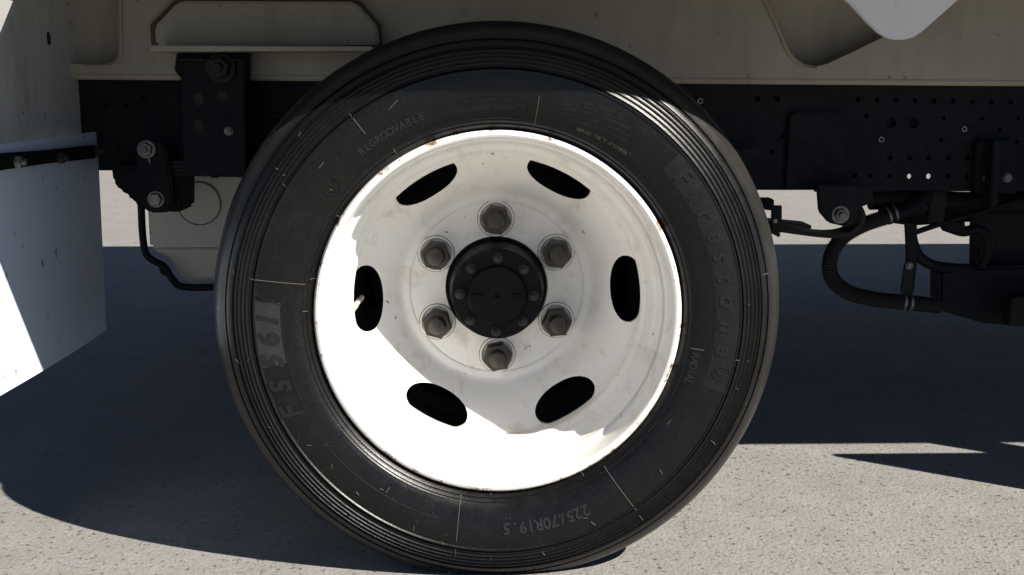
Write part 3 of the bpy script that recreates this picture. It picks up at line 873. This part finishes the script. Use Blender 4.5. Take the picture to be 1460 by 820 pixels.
# brake drum and hub
bm = bmesh.new()
revolve(bm, [(.0, .242), (.0795, .242), (.0795, .2455), (.165, .2465), (.172, .252), (.174, .30), (.205, .305), (.21, .40), (0, .40)], 96, False)
from_bm('brake_drum', bm, M_HUB, wheel)
HUBY = .022
bm = bmesh.new()
revolve(bm, [(0, .244), (.0800, .244), (.0790, .232), (.0755, .205), (.0735, .180), (.0720, .160), (.0712, .1500), (.0702, .1486), (0, .1486)], 96, False)
hub = from_bm('hub', bm, M_HUB, wheel, 30); hub.location.y = HUBY
bm = bmesh.new()
revolve(bm, [(0, .150), (.0695, .150), (.0695, .1420), (.0685, .1405), (.0475, .1400), (.0465, .1388), (.0450, .1340), (.0440, .1330), (.004, .1330), (.0035, .135), (.0025, .136), (0, .136)], 96, False)
axle_flange = from_bm('axle_flange', bm, M_HUB, wheel, 30); axle_flange.location.y = HUBY
for s in (-1, 1):
    bm = bmesh.new()
    x0 = s * .0225; x1 = s * .0385
    a, b = min(x0, x1), max(x0, x1)
    box_bm(bm, a, b, .1275, .1345, -.0050, .0035)
    from_bm('puller_lug', bm, M_HUB, wheel, 30, bevel=.0015).location.y = HUBY

for k in range(8):
    a = R(90 + 45 * k - 1.5); c = (.0575 * math.cos(a), 0, .0575 * math.sin(a))
    bm = bmesh.new()
    revolve(bm, [(0, .141), (.0078, .141), (.0078, .1375), (.0070, .1365), (0, .1365)], 20, False, c)
    hex_bm(bm, c, .0058, .137, .1315, random.random())
    revolve(bm, [(0, .132), (.0034, .132), (.0032, .1285), (0, .128)], 12, False, c)
    from_bm('hub_bolt', bm, M_HUBBOLT, wheel, 30).location.y = HUBY

# six lug nuts on coined seats
bm0 = bmesh.new()
hex_bm(bm0, (0, 0, 0), .0245, -.006, -.0290, 0, .07)
revolve(bm0, [(0, -.0), (.0185, -.0), (.0190, -.0065), (0, -.0066)], 32, False)
revolve(bm0, [(0, -.0285), (.0150, -.0285), (.0144, -.0300), (.0138, -.0320), (.0135, -.0400), (.0122, -.0435), (.0085, -.0450), (0, -.0452)], 24, False)
first = from_bm('lug_nut', bm0, M_NUT, wheel, 30)
nut_me = first.data
bm0 = bmesh.new()
revolve(bm0, [(.0232, .0), (.0284, .0), (.0290, -.0012), (.0284, -.0028), (.0262, -.0034), (.0238, -.0016), (.0232, .0)][:-1], 40, True)
seat0 = from_bm('nut_seat', bm0, M_WHEEL, wheel, 50)
bm0 = bmesh.new()
revolve(bm0, [(.0288, .0008), (.0299, .0008), (.0299, -.0003), (.0288, -.0003)], 40, True)
gap0 = from_bm('seat_gap', bm0, M_EDGE, wheel, 50)
for k in range(6):
    a = R(90.5 - 60 * k); loc = Vector((.1111 * math.cos(a), .2350, .1111 * math.sin(a)))
    for src in (first, seat0, gap0):
        o = src if k == 0 else src.copy()
        if k: COL.objects.link(o); o.parent = wheel
        o.location = loc
        if src is first: o.rotation_euler = (0, random.uniform(0, 1.05), 0)
# valve stem
bm = bmesh.new()
c0, c1 = at(516, 424, .18) - AX, at(502, 441, .135) - AX
tube_bm(bm, [c0, c0.lerp(c1, .5), c1], .0042, 12, 4)
tube_bm(bm, [c1.lerp(c0, .30), c1], .0055, 12, 4)
from_bm('valve_stem', bm, mat_metal('valve_metal', (.55, .53, .48), (.42, .40, .36), .3, .45), wheel)

# inner twin wheel and axle, and the pair on the far side
def twin(y, flip):
    w2 = make_wheel_root(AX + Vector((0, y, 0)))
    if flip: w2.rotation_euler = (0, 0, math.pi)
    for src in (tyre, rim, disc):
        c = src.copy(); COL.objects.link(c); c.parent = w2
        if src is not tyre:                       # inner wheels coloured dark: brake dust plus painted-in shade behind the holes
            c.material_slots[0].link = 'OBJECT'; c.material_slots[0].material = M_DUST_SHADE
    return w2
twin(.49, True)                                  # mounted back to back with the outer wheel
twin(1.70, False); twin(2.19, True)
bm = bmesh.new()
revolve(bm, [(0, .36), (.055, .36), (.055, .85), (.07, .92), (.16, 1.0), (.16, 1.12), (.07, 1.2), (.055, 1.3), (.055, 1.75), (0, 1.75)], 48, False, AX)
from_bm('axle_housing', bm, M_BLACK, truck)

# ---------------------------------------------------------------- loose grit on the ground
random.seed(5)
bm = bmesh.new()
for i in range(2600):
    x, y = random.uniform(-1.1, 1.3), random.uniform(-.35, 1.0)
    s = random.choice((.0010, .0013, .0016, .0016, .0022)) * random.uniform(.7, 1.3)
    ax = [Vector((random.uniform(.6, 1.2), 0, 0)), Vector((0, random.uniform(.6, 1.2), 0)), Vector((0, 0, random.uniform(.4, .8)))]
    rot = Matrix.Rotation(random.random() * 6.28, 3, 'Z')
    c = Vector((x, y, s * .25))
    v = [bm.verts.new(c + rot @ (q * s * k)) for q in ax for k in (1, -1)]
    for a, b, d in ((0, 2, 4), (2, 1, 4), (1, 3, 4), (3, 0, 4), (2, 0, 5), (1, 2, 5), (3, 1, 5), (0, 3, 5)): bm.faces.new((v[a], v[b], v[d]))
grit = from_bm('loose_grit', bm, mat_plain('grit_stone', (.26, .235, .205), .9), None, 0)
grit['kind'] = 'stuff'; grit['label'] = 'scattered sandy grit lying on the grey asphalt'; grit['category'] = 'grit'
